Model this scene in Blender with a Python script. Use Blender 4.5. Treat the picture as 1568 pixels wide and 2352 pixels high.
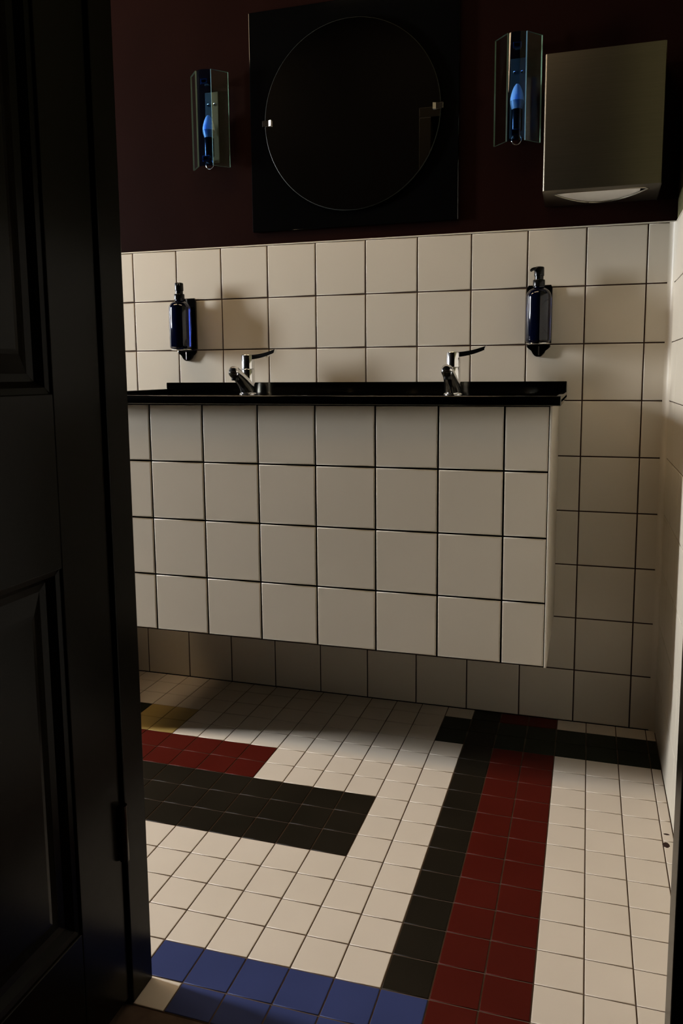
import bpy, bmesh, math, random
from mathutils import Vector, Matrix
random.seed(4)
S = bpy.context.scene
for o in list(bpy.data.objects):
    bpy.data.objects.remove(o, do_unlink=True)
COL = S.collection
PI = math.pi

# ------------------------------------------------------------------ camera
cam_d = bpy.data.cameras.new('camera')
cam = bpy.data.objects.new('camera', cam_d)
COL.objects.link(cam)
YAW, PITCH, ROLL = -0.290349, -0.123434, -0.006248
fw = Vector((math.sin(YAW) * math.cos(PITCH), math.cos(YAW) * math.cos(PITCH), math.sin(PITCH)))
ri = Vector((math.cos(YAW), -math.sin(YAW), 0))
up = ri.cross(fw)
r2 = ri * math.cos(ROLL) + up * math.sin(ROLL)
u2 = -ri * math.sin(ROLL) + up * math.cos(ROLL)
m = Matrix((r2, u2, -fw)).transposed().to_4x4()
m.translation = Vector((1.3932, -2.1976, 0.992))
cam.matrix_world = m
cam_d.sensor_fit = 'HORIZONTAL'
cam_d.sensor_width = 36
cam_d.lens = 1772.78 / 1568 * 36
cam_d.shift_x = -36.02 / 1568
cam_d.shift_y = -95.68 / 1568
cam_d.clip_start = 0.02
S.camera = cam

# ------------------------------------------------------------------ light
S.view_settings.view_transform = 'Standard'
S.view_settings.look = 'None'
S.view_settings.exposure = 0.0
S.view_settings.gamma = 1.0
S.view_settings.use_curve_mapping = False
W = bpy.data.worlds.new('world')
S.world = W
W.use_nodes = True
W.node_tree.nodes['Background'].inputs[0].default_value = (0.5, 0.45, 0.4, 1)
W.node_tree.nodes['Background'].inputs[1].default_value = 0.0
DAYLIGHT = (1.0, 1.03, 1.08)        # frosted window pane at the far left
LAMPLIGHT = (1.0, 0.71, 0.42)       # ceiling lamps
DAY_STRENGTH, LAMP_STRENGTH = 240.0, (15.0, 6.5)

# ------------------------------------------------------------------ materials
def mat(name, color, rough=0.5, metal=0.0, spec=0.5, trans=0.0, ior=1.45, coat=0.0):
    M = bpy.data.materials.new(name)
    M.use_nodes = True
    b = M.node_tree.nodes['Principled BSDF']
    b.inputs['Base Color'].default_value = (*color, 1)
    b.inputs['Roughness'].default_value = rough
    b.inputs['Metallic'].default_value = metal
    b.inputs['Specular IOR Level'].default_value = spec
    b.inputs['Transmission Weight'].default_value = trans
    b.inputs['IOR'].default_value = ior
    b.inputs['Coat Weight'].default_value = coat
    return M

def vary(M, c1, c2, scale=8.0, detail=3.0, stretch=(1, 1, 1), bump=0.0, bscale=None):
    """noise between two close colours, plus an optional fine bump"""
    nt = M.node_tree
    b = nt.nodes['Principled BSDF']
    tc = nt.nodes.new('ShaderNodeTexCoord')
    mp = nt.nodes.new('ShaderNodeMapping')
    mp.inputs['Scale'].default_value = stretch
    nt.links.new(tc.outputs['Object'], mp.inputs[0])
    n = nt.nodes.new('ShaderNodeTexNoise')
    n.inputs['Scale'].default_value = scale
    n.inputs['Detail'].default_value = detail
    nt.links.new(mp.outputs[0], n.inputs['Vector'])
    r = nt.nodes.new('ShaderNodeValToRGB')
    r.color_ramp.elements[0].position = 0.3
    r.color_ramp.elements[1].position = 0.7
    r.color_ramp.elements[0].color = (*c1, 1)
    r.color_ramp.elements[1].color = (*c2, 1)
    nt.links.new(n.outputs['Fac'], r.inputs[0])
    nt.links.new(r.outputs[0], b.inputs['Base Color'])
    if bump:
        n2 = nt.nodes.new('ShaderNodeTexNoise')
        n2.inputs['Scale'].default_value = bscale or scale * 6
        nt.links.new(mp.outputs[0], n2.inputs['Vector'])
        bp = nt.nodes.new('ShaderNodeBump')
        bp.inputs['Strength'].default_value = bump
        bp.inputs['Distance'].default_value = 0.002
        nt.links.new(n2.outputs['Fac'], bp.inputs['Height'])
        nt.links.new(bp.outputs[0], b.inputs['Normal'])
    return M

def emis(name, color, strength):
    M = bpy.data.materials.new(name)
    M.use_nodes = True
    b = M.node_tree.nodes['Principled BSDF']
    b.inputs['Base Color'].default_value = (0.8, 0.8, 0.8, 1)
    b.inputs['Emission Color'].default_value = (*color, 1)
    b.inputs['Emission Strength'].default_value = strength
    return M

WT = vary(mat('wall_tile_glaze', (.51, .462, .375), .38, spec=.28), (.495, .448, .362), (.525, .476, .388), 3)
GROUT = vary(mat('dark_brown_grout', (.03, .016, .012), .85, spec=.1), (.026, .013, .010), (.038, .021, .016), 30)
FW = vary(mat('white_floor_tile', (.575, .50, .405), .4, spec=.28), (.557, .484, .39), (.593, .516, .42), 5)
FK = vary(mat('black_floor_tile', (.011, .0085, .005), .4, spec=.1), (.009, .007, .004), (.013, .010, .006), 6)
FR = vary(mat('red_floor_tile', (.060, .0062, .0035), .4, spec=.08), (.056, .0056, .003), (.065, .007, .004), 6)
FB = vary(mat('blue_floor_tile', (.030, .040, .118), .4, spec=.12), (.027, .037, .108), (.033, .044, .128), 6)
FY = vary(mat('yellow_floor_tile', (.36, .25, .08), .4, spec=.25), (.34, .236, .07), (.38, .27, .09), 6)
FG = vary(mat('dark_green_floor_tile', (.013, .016, .010), .4, spec=.1), (.012, .0145, .009), (.0145, .0175, .011), 6)
FGROUT = vary(mat('brown_floor_grout', (.09, .06, .042), .9, spec=.1), (.075, .05, .034), (.105, .072, .05), 40)
PAINT = vary(mat('burgundy_wall_paint', (.008, .0024, .0017), .6, spec=.015), (.007, .0021, .0015), (.009, .0027, .0019), 4, bump=.15, bscale=120)
PAINT_R = vary(mat('dark_textured_paint', (.075, .068, .03), .6, spec=.2), (.045, .04, .018), (.11, .10, .045), 60, bump=.8, bscale=150)
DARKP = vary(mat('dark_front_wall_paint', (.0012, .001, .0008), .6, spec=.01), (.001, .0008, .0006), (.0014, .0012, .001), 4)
CEIL = vary(mat('dark_ceiling_paint', (.0016, .0014, .0012), .8, spec=.01), (.0014, .0012, .001), (.0018, .0016, .0014), 3)
DOOR = vary(mat('dark_gloss_door_paint', (.004, .0033, .002), .24, spec=.10), (.0035, .0028, .0017), (.0048, .004, .0025), 5, bump=.06, bscale=40)
STEEL = vary(mat('dark_sink_steel', (.07, .068, .06), .12, metal=1), (.062, .06, .052), (.08, .077, .068), 3, stretch=(1, 60, 60))
BRUSH = vary(mat('brushed_steel', (.22, .198, .15), .30, metal=1), (.21, .19, .143), (.23, .207, .158), 6, stretch=(1, 60, 60))
BRUSH_LIT = vary(mat('brushed_steel_lit', (.34, .31, .25), .30, metal=1), (.33, .30, .24), (.35, .32, .26), 6)  # dispenser steel made lighter, light on its underside put into the colour
CHROME = vary(mat('chrome', (.82, .82, .82), .13, metal=1), (.80, .80, .80), (.85, .85, .85), 3)
BLACKPL = vary(mat('black_plastic', (.004, .004, .004), .16, spec=.25), (.003, .003, .003), (.005, .005, .005), 9)
BLACKGL = vary(mat('black_gloss_panel', (.0015, .0015, .0015), .06, spec=.25), (.0012, .0012, .0012), (.0018, .0018, .0018), 3)
DARKCH = vary(mat('dark_polished_bracket', (.05, .045, .04), .16, metal=1), (.04, .036, .032), (.06, .055, .05), 6)
MIRROR = vary(mat('mirror_glass', (.86, .86, .86), .015, metal=1), (.85, .85, .85), (.87, .87, .87), 2)
COBALT = vary(mat('cobalt_bottle_glass', (.004, .008, .040), .05, trans=.85, ior=1.48), (.0035, .007, .036), (.0045, .009, .044), 4)
def thin_glass(name, tint, ior=1.5):
    """pane of clear or tinted glass: tinted see-through plus a mirror-like Fresnel reflection"""
    M = bpy.data.materials.new(name)
    M.use_nodes = True
    nt = M.node_tree
    nt.nodes.remove(nt.nodes['Principled BSDF'])
    out = nt.nodes['Material Output']
    tr = nt.nodes.new('ShaderNodeBsdfTransparent')
    tr.inputs[0].default_value = (*tint, 1)
    gl = nt.nodes.new('ShaderNodeBsdfGlossy')
    gl.inputs['Roughness'].default_value = .04
    fr = nt.nodes.new('ShaderNodeFresnel')
    fr.inputs[0].default_value = ior
    mx = nt.nodes.new('ShaderNodeMixShader')
    # the far side of a pane adds no second mirror image
    ge = nt.nodes.new('ShaderNodeNewGeometry')
    mu = nt.nodes.new('ShaderNodeMath')
    mu.operation = 'SUBTRACT'
    mu.use_clamp = True
    nt.links.new(fr.outputs[0], mu.inputs[0])
    nt.links.new(ge.outputs['Backfacing'], mu.inputs[1])
    nt.links.new(mu.outputs[0], mx.inputs[0])
    nt.links.new(tr.outputs[0], mx.inputs[1])
    nt.links.new(gl.outputs[0], mx.inputs[2])
    nt.links.new(mx.outputs[0], out.inputs[0])
    return M
BLUEGL = thin_glass('blue_shade_glass', (.38, .60, .98))
CLEARGL = thin_glass('clear_shade_glass', (.90, .95, .91))
PLATE = vary(mat('dull_lamp_back_plate', (.10, .10, .08), .35, metal=.6), (.09, .09, .07), (.11, .11, .09), 6)
EDGE = vary(mat('ground_mirror_edge', (.02, .023, .02), .4, spec=.2), (.017, .02, .017), (.024, .027, .024), 8)
GEDGE = vary(mat('green_glass_edge', (.13, .21, .165), .25), (.12, .195, .15), (.145, .235, .18), 20)
SATIN = vary(mat('satin_clip_metal', (.7, .68, .64), .42, metal=1), (.68, .66, .62), (.72, .70, .66), 8)
BULB = vary(mat('frosted_bulb', (.88, .86, .82), .35), (.87, .85, .81), (.89, .87, .83), 6)
BULBB = vary(mat('bulb_lower_body', (.34, .34, .30), .35), (.32, .32, .28), (.36, .36, .32), 6)
PAPER = vary(mat('white_paper', (.88, .86, .82), .9, spec=.1), (.86, .84, .80), (.90, .88, .84), 30)
WHITE = vary(mat('white_window_paint', (.7, .68, .64), .4), (.68, .66, .62), (.72, .70, .66), 5)
PANE = emis('frosted_window_pane', DAYLIGHT, DAY_STRENGTH)

# ------------------------------------------------------------------ helpers
def obj(name, bm, mats, parent=None, smooth=False, loc=None):
    bmesh.ops.recalc_face_normals(bm, faces=bm.faces)
    me = bpy.data.meshes.new(name)
    bm.to_mesh(me)
    bm.free()
    for M in (mats if isinstance(mats, (list, tuple)) else [mats]):
        me.materials.append(M)
    if smooth:
        for p in me.polygons:
            p.use_smooth = True
        try:
            me.set_sharp_from_angle(angle=math.radians(38))
        except Exception:
            pass
    o = bpy.data.objects.new(name, me)
    COL.objects.link(o)
    if parent:
        o.parent = parent
    if loc:
        o.location = loc
    return o

def thing(name, label, cat, loc=(0, 0, 0), group=None):
    o = bpy.data.objects.new(name, None)
    COL.objects.link(o)
    o.empty_display_size = .05
    o.location = loc
    return tag(o, label, cat, group)

def tag(o, label, cat, group=None, kind=None):
    o['label'] = label
    o['category'] = cat
    if group:
        o['group'] = group
    if kind:
        o['kind'] = kind
    return o

def box(bm, x0, x1, y0, y1, z0, z1, bevel=0, seg=2, mi=0):
    r = bmesh.ops.create_cube(bm, size=1)
    vs = r['verts']
    for v in vs:
        v.co = Vector(((x0 + x1) / 2 + v.co.x * (x1 - x0), (y0 + y1) / 2 + v.co.y * (y1 - y0), (z0 + z1) / 2 + v.co.z * (z1 - z0)))
    fs = set(f for v in vs for f in v.link_faces)
    for f in fs:
        f.material_index = mi
    if bevel:
        es = list(set(e for v in vs for e in v.link_edges))
        bmesh.ops.bevel(bm, geom=es, offset=bevel, segments=seg, affect='EDGES', profile=.5)
    return bm

def lathe(bm, prof, n=40, cx=0, cy=0, cap=True):
    """prof: list of (r, z) from bottom to top around the z axis"""
    rings = []
    for r, z in prof:
        rings.append([bm.verts.new((cx + r * math.cos(2 * PI * i / n), cy + r * math.sin(2 * PI * i / n), z)) for i in range(n)])
    for a, b in zip(rings, rings[1:]):
        for i in range(n):
            bm.faces.new((a[i], a[(i + 1) % n], b[(i + 1) % n], b[i]))
    if cap:
        bm.faces.new(rings[0][::-1])
        bm.faces.new(rings[-1])
    return bm

def tube(bm, path, radii, n=24, squash=1.0):
    path = [Vector(p) for p in path]
    rings = []
    for i, p in enumerate(path):
        t = (path[min(i + 1, len(path) - 1)] - path[max(i - 1, 0)]).normalized()
        a = Vector((1, 0, 0)) if abs(t.x) < .9 else Vector((0, 0, 1))
        s = a - t * a.dot(t)
        s.normalize()
        q = t.cross(s)
        rings.append([bm.verts.new(p + s * (radii[i] * math.cos(2 * PI * k / n)) + q * (radii[i] * squash * math.sin(2 * PI * k / n))) for k in range(n)])
    for a, b in zip(rings, rings[1:]):
        for i in range(n):
            bm.faces.new((a[i], a[(i + 1) % n], b[(i + 1) % n], b[i]))
    bm.faces.new(rings[0][::-1])
    bm.faces.new(rings[-1])
    return bm

def prism(bm, pts, axis, a, b, bevel=0, seg=2):
    """extrude a 2-D outline: axis 'y' -> pts are (x,z); axis 'z' -> (x,y); axis 'x' -> (y,z)"""
    def P(p, t):
        return {'y': (p[0], t, p[1]), 'z': (p[0], p[1], t), 'x': (t, p[0], p[1])}[axis]
    A = [bm.verts.new(P(p, a)) for p in pts]
    B = [bm.verts.new(P(p, b)) for p in pts]
    n = len(pts)
    fs = [bm.faces.new(A[::-1]), bm.faces.new(B)]
    for i in range(n):
        fs.append(bm.faces.new((A[i], A[(i + 1) % n], B[(i + 1) % n], B[i])))
    if bevel:
        bmesh.ops.bevel(bm, geom=list(set(fs[0].edges) | set(fs[1].edges)), offset=bevel, segments=seg, affect='EDGES', profile=.5)
    return bm

def tiles(bm, us, vs, origin, U, V, N, gap=.0035, h=.0022, edge=.0028, mi=None, thick=.004):
    """one glazed tile with a pillowed edge in every cell, standing proud of a grout bed (material 1)"""
    origin, U, V, N = Vector(origin), Vector(U), Vector(V), Vector(N)
    def P(u, v, t):
        return bm.verts.new(origin + U * u + V * v + N * t)
    q = [P(us[0], vs[0], 0), P(us[-1], vs[0], 0), P(us[-1], vs[-1], 0), P(us[0], vs[-1], 0)]
    f = bm.faces.new(q)
    f.material_index = 1
    for a in range(len(us) - 1):
        for b in range(len(vs) - 1):
            u0, u1, v0, v1 = us[a], us[a + 1], vs[b], vs[b + 1]
            if u1 - u0 < .012 or v1 - v0 < .012:
                continue
            g = gap / 2
            rings = []
            for ins, t in ((g, 0), (g, h * .45), (g + edge * .35, h * .82), (g + edge, h)):
                rings.append([P(u0 + ins, v0 + ins, t), P(u1 - ins, v0 + ins, t), P(u1 - ins, v1 - ins, t), P(u0 + ins, v1 - ins, t)])
            idx = mi(a, b) if mi else 0
            for r0, r1 in zip(rings, rings[1:]):
                for i in range(4):
                    f = bm.faces.new((r0[i], r0[(i + 1) % 4], r1[(i + 1) % 4], r1[i]))
                    f.material_index = idx
                    f.smooth = True
            f = bm.faces.new(rings[-1])
            f.material_index = idx
            f.smooth = True
    return bm

def tile_obj(name, bm, mats, parent=None):
    me = bpy.data.meshes.new(name)
    bm.to_mesh(me)
    bm.free()
    for M in mats:
        me.materials.append(M)
    o = bpy.data.objects.new(name, me)
    COL.objects.link(o)
    if parent:
        o.parent = parent
    # keep the flat of each tile flat while its edges stay rounded
    w = o.modifiers.new('weighted', 'WEIGHTED_NORMAL')
    w.keep_sharp = True
    return o

def frange(a, b, anchor, step):
    """joint lines anchor + k*step within (a,b), with the ends added"""
    k = math.ceil((a - anchor) / step - 1e-6)
    out = [a]
    while anchor + k * step < b - 1e-6:
        v = anchor + k * step
        if v > a + 1e-6:
            out.append(v)
        k += 1
    out.append(b)
    return out

def copy_tree(o, parent=None):
    c = o.copy()
    COL.objects.link(c)
    if parent:
        c.parent = parent
    for ch in list(o.children):
        copy_tree(ch, c)
    return c

# ------------------------------------------------------------------ room
P = .153                      # wall tile module
T = .0792003                  # floor tile module
FX, FY0 = 1.3352, -.2213      # floor joint that runs along the right edge of the red stripe / front edge of the dark band
TOP = 9 * P                   # top of the wainscot
XL, XR, YF, ZC = -2.90, 1.597, -1.18, 2.55
FT = .048                     # front partition thickness
TH = .0022                    # tile face stands this far off its bed

def st(o):
    o['kind'] = 'structure'
    return o

# floor
def floor_mi(a, b):
    # a -> column j, b -> row k counted towards the camera (rows are laid from the camera to the wall)
    j = jcol[a]
    k = krow[b]
    if j == -3 and k <= 10:
        return 2
    if k in (-2, -1) and -4 <= j <= 3:
        return 6
    if j in (-2, -1):
        return 3
    if k in (4, 5, 6) and -13 <= j <= -6:
        return 2
    if k in (2, 3) and -24 <= j <= -10:
        return 3
    if k == 0 and j in (-14, -15) or k == 1 and -20 <= j <= -14:
        return 5
    if k == 0 and -20 <= j <= -16:
        return 6
    if k in (4, 5, 6) and j == -14:
        return 5
    if k == 11 and -8 <= j <= -3 or k == 12 and -7 <= j <= -3:
        return 4
    return 0
xs = frange(XL, XR, FX, T)
ys = frange(YF - FT - .004, 0, FY0, T)
jcol = [math.floor((.5 * (xs[i] + xs[i + 1]) - FX) / T) for i in range(len(xs) - 1)]
krow = [math.floor((FY0 - .5 * (ys[i] + ys[i + 1])) / T) for i in range(len(ys) - 1)]
bm = bmesh.new()
box(bm, XL - .1, XR + .1, -2.75, .1, -.08, -.0025, mi=1)
st(obj('floor', bm, [FW, FGROUT]))
bm = bmesh.new()
tiles(bm, xs, ys, (0, 0, -.0015), (1, 0, 0), (0, 1, 0), (0, 0, 1), gap=.0024, h=.0015, edge=.0014, mi=floor_mi)
tile_obj('floor_tiles', bm, [FW, FGROUT, FK, FR, FB, FY, FG], bpy.data.objects['floor'])

# small dark marks on the floor beside the right wall
for x, y, rx, ry in ((1.579, -.553, .0065, .010), (1.583, -.512, .006, .003)):
    bm = bmesh.new()
    prism(bm, [(x + rx * math.cos(k * PI / 9) * (1 + .25 * math.sin(3 * k)), y + ry * math.sin(k * PI / 9)) for k in range(18)], 'z', -.0004, .0002)
    obj('dark_mark', bm, GROUT, bpy.data.objects['floor'])

# back wall
bm = bmesh.new()
box(bm, XL - .1, XR + .1, .0025, .1, -.08, ZC)
wb = st(obj('wall_back', bm, PAINT))
bm = bmesh.new()
zs = [P * i for i in range(10)]
xs = frange(XL, XR, 0, P)
tiles(bm, xs, zs, (0, .0022, 0), (1, 0, 0), (0, 0, 1), (0, -1, 0))
box(bm, XL, XR, -.0003, .0022, TOP - .0005, TOP + .0035, .0012, 2, 0)
tile_obj('wainscot_tiles', bm, [WT, GROUT], wb)

# right wall
bm = bmesh.new()
box(bm, XR + .0025, XR + .1, YF - FT, .1, -.08, ZC)
wr = st(obj('wall_right', bm, PAINT_R))
bm = bmesh.new()
ysr = frange(YF, 0, -.152, P)
tiles(bm, ysr, zs, (XR + .0022, 0, 0), (0, 1, 0), (0, 0, 1), (-1, 0, 0), gap=.0022)
box(bm, XR - .0003, XR + .0022, YF, 0, TOP - .0005, TOP + .0035, .0012, 2, 0)
tile_obj('wainscot_tiles', bm, [WT, GROUT], wr)
# concave corner bead between back and right wall
bm = bmesh.new()
R = .016
arc = [(XR - R + R * math.sin(a), -R + R * math.cos(a)) for a in [i * PI / 2 / 8 for i in range(9)]]
prism(bm, arc + [(XR, 0)], 'z', 0.0, TOP)
st(obj('trim_1', bm, WT, smooth=True))

# left wall with a tall narrow frosted window by the vanity
CW = (-1.12, -.75, 1.15, 2.15)
bm = bmesh.new()
for a in ((YF - FT, CW[0], -.08, ZC), (CW[0], CW[1], -.08, CW[2]), (CW[0], CW[1], CW[3], ZC), (CW[1], .1, -.08, ZC)):
    box(bm, XL - .1, XL, *a)
st(obj('wall_left', bm, DARKP))

# unseen low block, added to keep window light out from under the vanity
bm = bmesh.new()
box(bm, -.45, -.06, -.43, .0015, -.0024, .56, .003)
st(obj('wall_light_blocker', bm, WT))

# front partition with the doorway the camera looks through
DX0, DX1, DZ = .728, 1.5165, 2.06
HX0, HX1 = DX0 - .05, XR + .003
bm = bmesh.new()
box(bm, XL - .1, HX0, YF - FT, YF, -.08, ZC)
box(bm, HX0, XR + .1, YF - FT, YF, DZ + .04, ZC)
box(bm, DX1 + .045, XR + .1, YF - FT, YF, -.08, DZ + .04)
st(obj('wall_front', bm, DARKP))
bm = bmesh.new()
box(bm, DX0 - .05, DX0, YF - FT - .004, YF + .004, 0, DZ, .002)
box(bm, DX1, DX1 + .045, YF - FT - .004, YF + .004, 0, DZ, .002)
box(bm, DX0 - .05, DX1 + .045, YF - FT - .004, YF + .004, DZ, DZ + .04, .002)
st(obj('trim_2', bm, DOOR))
def window(name, x0, x1, y0, y1, z0, z1, M):
    """frame of four bars round one frosted pane; thin along x or y"""
    win = bpy.data.objects.new(name, None)
    COL.objects.link(win)
    win.location = ((x0 + x1) / 2, (y0 + y1) / 2, z0)
    st(win)
    fr = .025
    along_y = (y1 - y0) > (x1 - x0)
    def bar(bm, u0, u1, w0, w1, d0=0., d1=1.):
        if along_y:
            box(bm, x0 + (x1 - x0) * d0, x0 + (x1 - x0) * d1, u0, u1, w0, w1, .002)
        else:
            box(bm, u0, u1, y0 + (y1 - y0) * d0, y0 + (y1 - y0) * d1, w0, w1, .002)
    u0, u1 = (y0, y1) if along_y else (x0, x1)
    bm = bmesh.new()
    bar(bm, u0, u1, z0, z0 + fr)
    bar(bm, u0, u1, z1 - fr, z1)
    bar(bm, u0, u0 + fr, z0 + fr, z1 - fr)
    bar(bm, u1 - fr, u1, z0 + fr, z1 - fr)
    bmesh.ops.translate(bm, verts=bm.verts, vec=-win.location)
    obj('window_frame', bm, WHITE, win)
    bm = bmesh.new()
    bar(bm, u0 + fr, u1 - fr, z0 + fr, z1 - fr, .4, .6)
    bmesh.ops.translate(bm, verts=bm.verts, vec=-win.location)
    obj('pane', bm, M, win)
window('window_1', XL - .050, XL - .004, *CW, PANE)
# hall walls behind and beside the camera
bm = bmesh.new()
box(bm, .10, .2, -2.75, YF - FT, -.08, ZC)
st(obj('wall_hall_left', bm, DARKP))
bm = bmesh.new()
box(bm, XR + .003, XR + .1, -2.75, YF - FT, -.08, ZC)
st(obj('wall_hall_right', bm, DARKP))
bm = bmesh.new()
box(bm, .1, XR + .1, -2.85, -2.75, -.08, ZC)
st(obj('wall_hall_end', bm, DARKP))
bm = bmesh.new()
box(bm, XL - .1, XR + .1, -2.85, .1, ZC, ZC + .1)
st(obj('ceiling', bm, CEIL))

# door leaf folded back into the hall, its face along the line of sight
LX = .722                      # visible face
LY1 = YF - FT - .008           # hinge side
LY0 = LY1 - .80
door = bpy.data.objects.new('door_1', None)
COL.objects.link(door)
door.location = (LX - .02, LY1, 0)
st(door)
def dloc(bm):
    bmesh.ops.translate(bm, verts=bm.verts, vec=-door.location)
    return bm
SW = .103                      # stile
zr = ((.012, .20), (.7355, .9697), (1.93, 2.04))   # bottom, lock and top rails
bm = bmesh.new()
for y0, y1 in ((LY0, LY0 + SW), (LY1 - SW, LY1)):
    box(bm, LX - .04, LX, y0, y1, .012, 2.04, .0015)
for z0, z1 in zr:
    box(bm, LX - .04, LX, LY0 + SW, LY1 - SW, z0, z1, .0015)
obj('leaf_frame', dloc(bm), DOOR, door)
for z0, z1 in ((.20, .7355), (.9697, 1.93)):
    bm = bmesh.new()
    y0, y1 = LY0 + SW, LY1 - SW
    def ring(i, x):
        return [bm.verts.new((x, y0 + i, z0 + i)), bm.verts.new((x, y1 - i, z0 + i)), bm.verts.new((x, y1 - i, z1 - i)), bm.verts.new((x, y0 + i, z1 - i))]
    rs = [ring(0, LX - .028), ring(0, LX - .004), ring(.008, LX - .006), ring(.016, LX - .016), ring(.026, LX - .018), ring(.05, LX - .008), ring(.056, LX - .007)]
    for a, b in zip(rs, rs[1:]):
        for i in range(4):
            bm.faces.new((a[i], a[(i + 1) % 4], b[(i + 1) % 4], b[i]))
    bm.faces.new(rs[-1])
    bm.faces.new(rs[0][::-1])
    obj('door_panel', dloc(bm), DOOR, door)
for z in (.25, 1.82):
    bm = bmesh.new()
    lathe(bm, [(.007, z), (.007, z + .09)], 16, LX + .006, LY1 - .002)
    obj('hinge', dloc(bm), DARKCH, door, True)

# ------------------------------------------------------------------ vanity
VX0, VX1, VY = .125, 1.3165, -.41527
VZ0, VZ1 = .3104, .9195
v = thing('vanity_unit', 'white tiled box hung on the back wall under the dark sink top', 'vanity', (VX0, 0, VZ0))
def vloc(bm):
    bmesh.ops.translate(bm, verts=bm.verts, vec=-v.location)
    return bm
bm = bmesh.new()
box(bm, VX0, VX1 - .0045, VY + .0022, VY + .03, VZ0 + .001, VZ1)
box(bm, VX1 - .03, VX1 - .0045, VY + .03, -.004, VZ0 + .001, VZ1)
box(bm, VX0, VX0 + .025, VY + .03, -.004, VZ0 + .001, VZ1)
obj('carcass', vloc(bm), GROUT, v)
bm = bmesh.new()
vx = frange(VX0, VX1 - .0045, 1.21193, P)
vz = [VZ0 + .0005 + P * i for i in range(4)] + [VZ1]
tiles(bm, vx, vz, (0, VY + .0022, 0), (1, 0, 0), (0, 0, 1), (0, -1, 0), gap=.0042, h=.0026, edge=.003)
tile_obj('front_tiles', vloc(bm), [WT, GROUT], v)
bm = bmesh.new()
box(bm, VX1 - .0045, VX1 + .001, VY - .001, -.004, VZ0, VZ1, .0012)
obj('side_tiles', vloc(bm), WT, v)

# steel sink top with two bowls
CX0, CX1, CY0, CZ0, CZ1 = .113, 1.3365, -.437, .9205, .942
PZ = .9345                     # drained surface, a little below the raised rim
ct = thing('sink_top', 'long dark steel double sink top with low upstand above the tiled box', 'sink', (CX0, 0, CZ0))
def cloc(bm):
    bmesh.ops.translate(bm, verts=bm.verts, vec=-ct.location)
    return bm
bowls = ((.20, .64), (.80, 1.24))
BY0, BY1 = -.40, -.115
bm = bmesh.new()
gx = [CX0, bowls[0][0], bowls[0][1], bowls[1][0], bowls[1][1], CX1]
gy = [CY0, BY0, BY1, -.003]
for i in range(5):
    for j in range(3):
        if j == 1 and i in (1, 3):
            continue
        q = [bm.verts.new((gx[a], gy[b], PZ)) for a, b in ((i, j), (i + 1, j), (i + 1, j + 1), (i, j + 1))]
        bm.faces.new(q)
bmesh.ops.remove_doubles(bm, verts=bm.verts, dist=1e-5)
r = bmesh.ops.extrude_face_region(bm, geom=list(bm.faces))
for e in r['geom']:
    if isinstance(e, bmesh.types.BMVert):
        e.co.z -= .006
# turned-down edges: front, left and right
box(bm, CX0, CX1, CY0 - .002, CY0 + .012, CZ0, CZ1, .0022, 3)
box(bm, CX0, CX0 + .012, CY0 + .010, -.003, CZ0, CZ1, .002, 3)
box(bm, CX1 - .012, CX1, CY0 + .010, -.003, CZ0, CZ1, .002, 3)
obj('top_plate', cloc(bm), STEEL, ct, True)
bm = bmesh.new()
box(bm, CX0, CX1, -.015, -.003, PZ - .001, .9705, .0015, 2)
obj('upstand', cloc(bm), STEEL, ct)
bm = bmesh.new()
prism(bm, [(-.016, CZ1 - .001), (-.016, CZ1 + .0095), (CY0 + .02, CZ1 + .007), (CY0 + .01, CZ1 - .001)], 'x', CX0 + .002, CX0 + .024, .001)
obj('end_lip', cloc(bm), STEEL, ct)
for x0, x1 in bowls:
    bm = bmesh.new()
    rs = []
    for ins, z in ((0, PZ - .0003), (.004, PZ - .005), (.012, PZ - .10), (.03, PZ - .125)):
        n, rad = 6, .05
        pts = []
        for cx, cy, a0 in ((x1 - ins - rad, BY1 - ins - rad, 0), (x0 + ins + rad, BY1 - ins - rad, PI / 2), (x0 + ins + rad, BY0 + ins + rad, PI), (x1 - ins - rad, BY0 + ins + rad, 1.5 * PI)):
            for k in range(n + 1):
                a = a0 + k * PI / 2 / n
                pts.append(bm.verts.new((cx + rad * math.cos(a), cy + rad * math.sin(a), z)))
        rs.append(pts)
    for a, b in zip(rs, rs[1:]):
        for i in range(len(a)):
            bm.faces.new((a[i], a[(i + 1) % len(a)], b[(i + 1) % len(a)], b[i]))
    bm.faces.new(rs[-1])
    bo = obj('bowl', cloc(bm), STEEL, ct, True)
    bm = bmesh.new()
    lathe(bm, [(.030, PZ - .1248), (.030, PZ - .123), (.022, PZ - .1225)], 32, (x0 + x1) / 2, (BY0 + BY1) / 2)
    obj('drain', cloc(bm), CHROME, bo, True)

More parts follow.
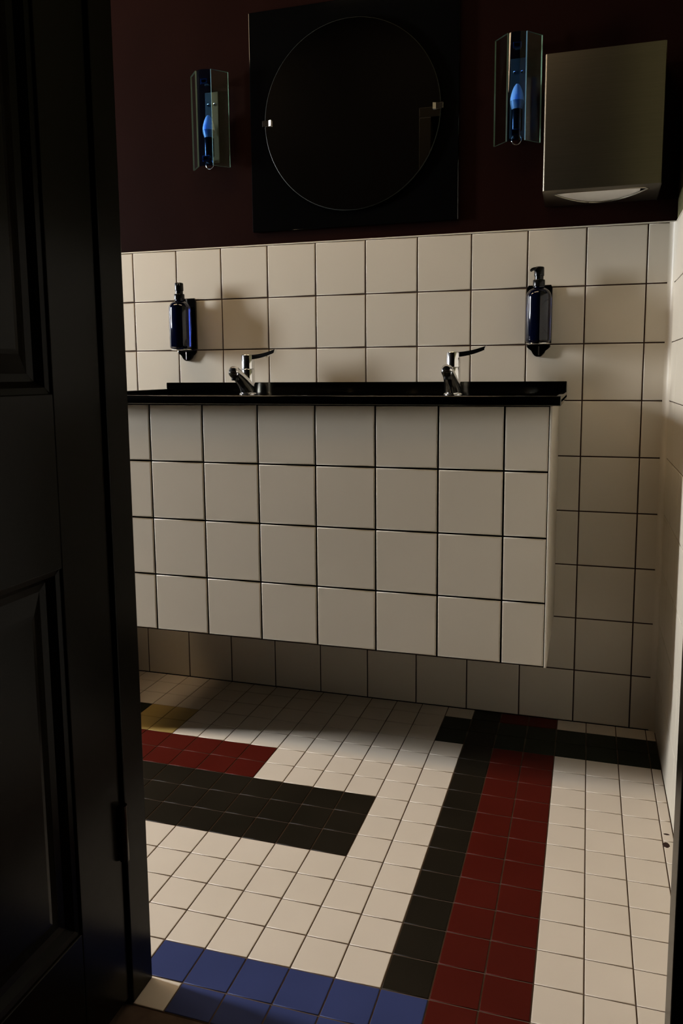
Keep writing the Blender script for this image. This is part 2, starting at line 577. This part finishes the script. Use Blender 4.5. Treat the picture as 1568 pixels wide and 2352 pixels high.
# ------------------------------------------------------------------ taps
def make_tap(loc, label):
    t = thing('basin_tap', label, 'tap', loc, 'chrome lever taps on the sink top')
    t.scale.z = 1.067
    bm = bmesh.new()
    lathe(bm, [(.0265, 0), (.0265, .003), (.0245, .005), (.022, .006)], 40, 0, -.004)
    obj('base_ring', bm, CHROME, t, True)
    bm = bmesh.new()
    lathe(bm, [(.0225, .004), (.0205, .02), (.0195, .04), (.0195, .069), (.0185, .0705)], 40)
    obj('body', bm, CHROME, t, True)
    bm = bmesh.new()
    tube(bm, [(0, -.002, .004), (0, -.010, .016), (0, -.026, .030), (0, -.048, .043), (0, -.072, .054), (0, -.092, .061), (0, -.101, .0625), (0, -.106, .062), (0, -.1085, .061)],
         [.0220, .0215, .0198, .0182, .0170, .0165, .0156, .0118, .004], 32)
    sp = obj('spout', bm, CHROME, t, True)
    bm = bmesh.new()
    lathe(bm, [(.0095, .040), (.0105, .041), (.0105, .056)], 24, 0, -.091)
    obj('aerator', bm, BLACKPL, sp, True)
    bm = bmesh.new()
    lathe(bm, [(.0178, .0705), (.0195, .072), (.0195, .108), (.0185, .1095), (.012, .111), (.003, .1115)], 40)
    cp = obj('lever_cap', bm, CHROME, t, True)
    # flat curved lever to the right
    bm = bmesh.new()
    top, bot = [], []
    for k in range(13):
        s = k / 12
        x = .012 + .078 * s
        z = .1095 + .013 * s * s + .002 * s
        top.append((x, z))
        bot.append((x - .004 * s, z - .0125 + .002 * s))
    prism(bm, top + bot[::-1], 'y', -.010, .010, .0012)
    obj('lever', bm, CHROME, t)
    return t
make_tap((.4235, -.075, PZ), 'chrome lever tap on the left half of the sink top')
make_tap((1.036, -.075, PZ), 'chrome lever tap on the right half of the sink top')

# ------------------------------------------------------------------ soap holders and bottles
BOT = 1.0735
def make_holder(x, label):
    h = thing('soap_bottle_holder', label, 'bottle holder', (x, 0, BOT - .004), 'wall holders for the soap bottles')
    bm = bmesh.new()
    w = .034
    prism(bm, [(-w, .004), (w, .004), (w, .152), (w - .004, .160), (-w + .004, .160), (-w, .152)], 'y', -.009, -.001, .0012)
    obj('back_plate', bm, DARKCH, h)
    bm = bmesh.new()
    half = [(.0315, .001), (.0318, -.004), (.0300, -.0075), (.0250, -.0095), (.0210, -.0122), (.0185, -.0165), (.0170, -.0205), (.0145, -.0250), (.0100, -.0295), (.0050, -.0320)]
    pts = half + [(-x, z) for x, z in half[::-1]]
    prism(bm, pts, 'y', -.010, -.001, .0015, 2)
    tg = obj('tongue', bm, DARKCH, h)
    bm = bmesh.new()
    box(bm, -.0022, .0022, -.0135, -.0098, -.029, -.003, .0015)
    obj('tongue_rib', bm, DARKCH, tg)
    bm = bmesh.new()
    lathe(bm, [(.0285, 0), (.031, .0008), (.0315, .002), (.031, .0036)], 40, 0, -.0425)
    box(bm, -.020, .020, -.020, -.0085, 0, .0036)
    obj('shelf', bm, CHROME, h, True)
    return h
def make_bottle(x, rz, label):
    b = thing('soap_bottle', label, 'soap bottle', (x, -.0455, BOT), 'blue glass soap pump bottles')
    b.rotation_euler.z = rz
    bm = bmesh.new()
    R = .0335
    prof = [(.024, 0), (.029, .0008), (.0322, .004), (R, .0095), (R, .119)]
    for k in range(1, 9):
        a = k / 8 * math.radians(82)
        prof.append((.0145 + (R - .0145) * math.cos(a), .119 + .024 * math.sin(a)))
    prof += [(.0135, .1455), (.0135, .153)]
    lathe(bm, prof, 48)
    obj('bottle_body', bm, COBALT, b, True)
    bm = bmesh.new()
    lathe(bm, [(.0155, .1475), (.0158, .149), (.0158, .164), (.0150, .1655), (.0115, .166), (.0115, .176)], 40)
    obj('pump_collar', bm, BLACKPL, b, True)
    bm = bmesh.new()
    lathe(bm, [(.0122, .175), (.0132, .176), (.0130, .1965), (.0122, .1985), (.008, .2), (.002, .2005)], 40)
    h = obj('pump_head', bm, BLACKPL, b, True)
    bm = bmesh.new()
    tube(bm, [(0, -.008, .1935), (0, -.017, .1935), (0, -.023, .1915), (0, -.027, .188)], [.0048, .0045, .004, .0034], 16)
    obj('nozzle', bm, BLACKPL, h, True)
    return b
SX = (.1865, 1.2585)
make_holder(SX[0], 'dark polished wall holder under the soap bottle left of the taps')
make_holder(SX[1], 'dark polished wall holder under the soap bottle right of the taps')
make_bottle(SX[0], math.radians(25), 'dark blue soap pump bottle on the wall, left of both taps')
make_bottle(SX[1], math.radians(-50), 'dark blue soap pump bottle on the wall, right of both taps')

# ------------------------------------------------------------------ backing panel and round mirror
PX0, PX1, PZ0, PZ1 = .419, 1.034, 1.415, 2.030
bm = bmesh.new()
box(bm, PX0, PX1, -.010, 0, PZ0, PZ1, .0022, 3)
tag(obj('mirror_backing_panel', bm, BLACKGL), 'square glossy black panel on the dark wall behind the round mirror', 'panel')
MX, MZ, MR = .7275, 1.7165, .2585
mr = thing('round_mirror', 'frameless round mirror clipped to the black panel above the sink', 'mirror', (MX, -.010, MZ))
bm = bmesh.new()
n = 128
rings = []
for r, y in ((MR - .004, -.0040), (MR - .001, -.0040), (MR, -.0048), (MR, -.0088), (MR - .0015, -.0100)):
    rings.append([bm.verts.new((r * math.cos(2 * PI * i / n), y, r * math.sin(2 * PI * i / n))) for i in range(n)])
for a, b in zip(rings, rings[1:]):
    for i in range(n):
        bm.faces.new((a[i], a[(i + 1) % n], b[(i + 1) % n], b[i])).material_index = 1
bm.faces.new(rings[0][::-1]).material_index = 1
bm.faces.new(rings[-1])
obj('mirror_disc', bm, [MIRROR, EDGE], mr)
for s in (-1, 1):
    bm = bmesh.new()
    xa, xb = sorted((s * (MR - .020), s * (MR + .007)))
    box(bm, xa, xb, -.0132, -.0102, -.008, .008, .0006)
    xa, xb = sorted((s * (MR + .0005), s * (MR + .007)))
    box(bm, xa, xb, -.0115, 0, -.008, .008, .0005)
    cl = obj('clip', bm, CHROME, mr)
    bm = bmesh.new()
    prism(bm, [(s * (MR - .021), -.0104), (s * (MR - .021), -.0165), (s * (MR - .013), -.0134), (s * (MR - .013), -.0104)], 'z', -.008, .008)
    obj('clip_end', bm, SATIN, cl)

# ------------------------------------------------------------------ wall lamps
def make_lamp(x, z, label):
    L = thing('wall_lamp', label, 'wall lamp', (x, 0, z), 'unlit glass sconces beside the mirror')
    H = .268
    bm = bmesh.new()
    box(bm, -.021, .021, -.004, 0, .020, .222, .001)
    obj('back_plate', bm, PLATE, L)
    # blue front strip and two clear side panes at 45 degrees
    bm = bmesh.new()
    arc = [k * math.radians(72) / 12 - math.radians(36) for k in range(13)]
    prism(bm, [(.0383 * math.sin(a), -.0195 - .0383 * math.cos(a)) for a in arc] + [(.0345 * math.sin(a), -.0195 - .0345 * math.cos(a)) for a in arc[::-1]], 'z', 0, H)
    obj('front_glass', bm, BLUEGL, L, True)
    for s in (-1, 1):
        a = Vector((s * .0240, -.0520))
        b = Vector((s * .0600, -.0130))
        d = (b - a).normalized()
        nn = Vector((d.y, -d.x)) * .0022
        bm = bmesh.new()
        prism(bm, [tuple(a + nn), tuple(b + nn), tuple(b - nn), tuple(a - nn)], 'z', 0, H)
        bm.normal_update()
        for f in bm.faces:
            if abs(f.normal.x * d.x + f.normal.y * d.y) > .9 or abs(f.normal.z) > .9:
                f.material_index = 1
        obj('side_glass', bm, [CLEARGL, GEDGE], L)
    # spacers that carry the glass, top and bottom
    for zz in (.238, .022):
        bm = bmesh.new()
        box(bm, -.008, .008, -.0505, -.004, zz - .005, zz + .005, .001)
        box(bm, -.011, .011, -.0505, -.0475, zz - .008, zz + .008, .001)
        obj('bracket', bm, CHROME, L)
    bm = bmesh.new()
    lathe(bm, [(.0135, .032), (.0145, .034), (.0145, .084), (.0125, .086)], 32, 0, -.0265)
    obj('socket', bm, BLACKPL, L, True)
    bm = bmesh.new()
    lathe(bm, [(.0125, .084), (.0155, .092), (.0175, .101), (.0180, .106)], 32, 0, -.0265)
    bl = obj('bulb_base', bm, BULBB, L, True)
    bm = bmesh.new()
    lathe(bm, [(.0180, .106), (.0175, .114), (.0155, .124), (.0125, .134), (.0085, .143), (.004, .149), (.001, .150)], 32, 0, -.0265)
    obj('bulb', bm, BULB, L, True)
    for s in (-1, 1):
        bm = bmesh.new()
        prism(bm, [(s * .010 + .0042 * math.cos(k * PI / 8), .186 + .0042 * math.sin(k * PI / 8)) for k in range(16)], 'y', -.0075, -.004, .0012)
        obj('screw', bm, CHROME, L, True)
    bm = bmesh.new()
    n = 40
    for k in range(n):
        pass
    path = [(.0125 * math.cos(2 * PI * k / n), -.0265, .010 + .0135 * math.sin(2 * PI * k / n)) for k in range(n + 1)]
    tube(bm, path, [.0012] * (n + 1), 10)
    obj('ring', bm, CHROME, L, True)
    return L
make_lamp(.292, 1.606, 'unlit blue and clear glass sconce on burgundy wall left of the mirror')
make_lamp(1.1905, 1.598, 'unlit blue and clear glass sconce between the mirror and the towel dispenser')

# ------------------------------------------------------------------ paper towel dispenser
TX0, TX1, TY, TZ0, TZ1 = 1.2675, 1.5475, -.140, 1.446, 1.770
d = thing('paper_towel_dispenser', 'brushed steel paper towel dispenser on the dark wall at right', 'towel dispenser', (TX0, 0, TZ0))
def tloc(bm):
    bmesh.ops.translate(bm, verts=bm.verts, vec=-d.location)
    return bm
bm = bmesh.new()
th = .0025
# open-bottomed cover: front, two sides, top, with rounded vertical edges
prof = []
rr = .006
for cx, cy, a0 in ((TX1 - rr, TY + rr, -PI / 2), ):
    pass
def zlow(y):
    return -.013 * (y - TY) / .14
out = [(TX0, -.0005)] + [(TX0 + rr - rr * math.cos(a), TY + rr - rr * math.sin(a)) for a in [k * PI / 2 / 5 for k in range(6)]] + \
      [(TX1 - rr + rr * math.sin(a), TY + rr - rr * math.cos(a)) for a in [k * PI / 2 / 5 for k in range(6)]] + [(TX1, -.0005)]
inn = [(min(max(x, TX0 + th), TX1 - th), max(y, TY + th)) for x, y in out]
A0 = [bm.verts.new((x, y, TZ0 + zlow(y))) for x, y in out]
A1 = [bm.verts.new((x, y, TZ1)) for x, y in out]
B0 = [bm.verts.new((x, y, TZ0 + zlow(y))) for x, y in inn]
B1 = [bm.verts.new((x, y, TZ1 - th)) for x, y in inn]
for i in range(len(out) - 1):
    bm.faces.new((A0[i], A0[i + 1], A1[i + 1], A1[i]))
    bm.faces.new((B0[i + 1], B0[i], B1[i], B1[i + 1]))
    bm.faces.new((A0[i + 1], A0[i], B0[i], B0[i + 1]))
bm.faces.new(A1)
bm.faces.new(B1[::-1])
obj('cover', tloc(bm), BRUSH, d, True)
# bottom plate with a lens-shaped opening
bm = bmesh.new()
n = 24
x0, x1 = TX0 + .0265, TX1 - .0265
xm, hw = (x0 + x1) / 2, (x1 - x0) / 2
slot_f, slot_b = [], []
for k in range(n + 1):
    s = -1 + 2 * k / n
    e = math.sqrt(max(0, 1 - s ** 4))
    slot_f.append((xm + hw * s, TY + .040 - .010 * e))
    slot_b.append((xm + hw * s, TY + .040 + .088 * (1 - s * s)))
zt, zb = TZ0 + .004, TZ0 + .0015
def strip(u, w):
    for i in range(n):
        for z, fl in ((zb, 0), (zt, 1)):
            q = [bm.verts.new((*u[i], z)), bm.verts.new((*u[i + 1], z)), bm.verts.new((*w[i + 1], z)), bm.verts.new((*w[i], z))]
            bm.faces.new(q)
fe = [(TX0 + th + .0003 + (TX1 - TX0 - 2 * th - .0006) * k / n, TY + th + .0003) for k in range(n + 1)]
be = [(TX0 + th + .0003 + (TX1 - TX0 - 2 * th - .0006) * k / n, -.002) for k in range(n + 1)]
strip(fe, slot_f)
strip(slot_b, be)
for i in range(n):
    for u in (slot_f, slot_b):
        bm.faces.new([bm.verts.new((*u[i], zb)), bm.verts.new((*u[i + 1], zb)), bm.verts.new((*u[i + 1], zt)), bm.verts.new((*u[i], zt))])
for e0, e1, e2, e3 in ((fe[0], slot_f[0], slot_b[0], be[0]), (fe[-1], slot_f[-1], slot_b[-1], be[-1])):
    for z in (zb, zt):
        bm.faces.new([bm.verts.new((*e0, z)), bm.verts.new((*e1, z)), bm.verts.new((*e3, z))])
bmesh.ops.remove_doubles(bm, verts=bm.verts, dist=1e-5)
for v_ in bm.verts:
    v_.co.z += zlow(v_.co.y)
obj('bottom_plate', tloc(bm), BRUSH_LIT, d)
# rolled rim round the slot
bm = bmesh.new()
path = [(x, y, zb + zlow(y)) for x, y in slot_f] + [(x, y, zb + zlow(y)) for x, y in slot_b[::-1][1:]]
tube(bm, path, [.0016] * len(path), 8)
obj('slot_rim', tloc(bm), BRUSH_LIT, d, True)
# towels showing through the slot
bm = bmesh.new()
for k in range(6):
    z0 = TZ0 + .0046 + k * .009
    box(bm, TX0 + .012, TX1 - .045, TY + .014, -.005, z0, z0 + .0088, .002, 2)
for v_ in bm.verts:
    v_.co.z += zlow(v_.co.y)
tag(obj('paper_towels', bm, PAPER), 'folded white paper towels showing in the dispenser slot', 'paper towels')

# ------------------------------------------------------------------ ceiling lamps
for x, k, where in ((-.5, 0, 'left end of the vanity'), (.8, 1, 'middle of the sink top')):
    cl = thing('ceiling_lamp', 'lit rectangular ceiling lamp with warm diffuser above the ' + where, 'ceiling lamp', (x, -.79, ZC - .05), 'warm ceiling lamps')
    bm = bmesh.new()
    box(bm, -.47, .47, -.17, .17, .008, .0498, .004)
    obj('housing', bm, WHITE, cl)
    bm = bmesh.new()
    box(bm, -.45, .45, -.15, .15, -.004, .0078, .003)
    obj('diffuser', bm, emis('lamp_diffuser', LAMPLIGHT, LAMP_STRENGTH[k]), cl)
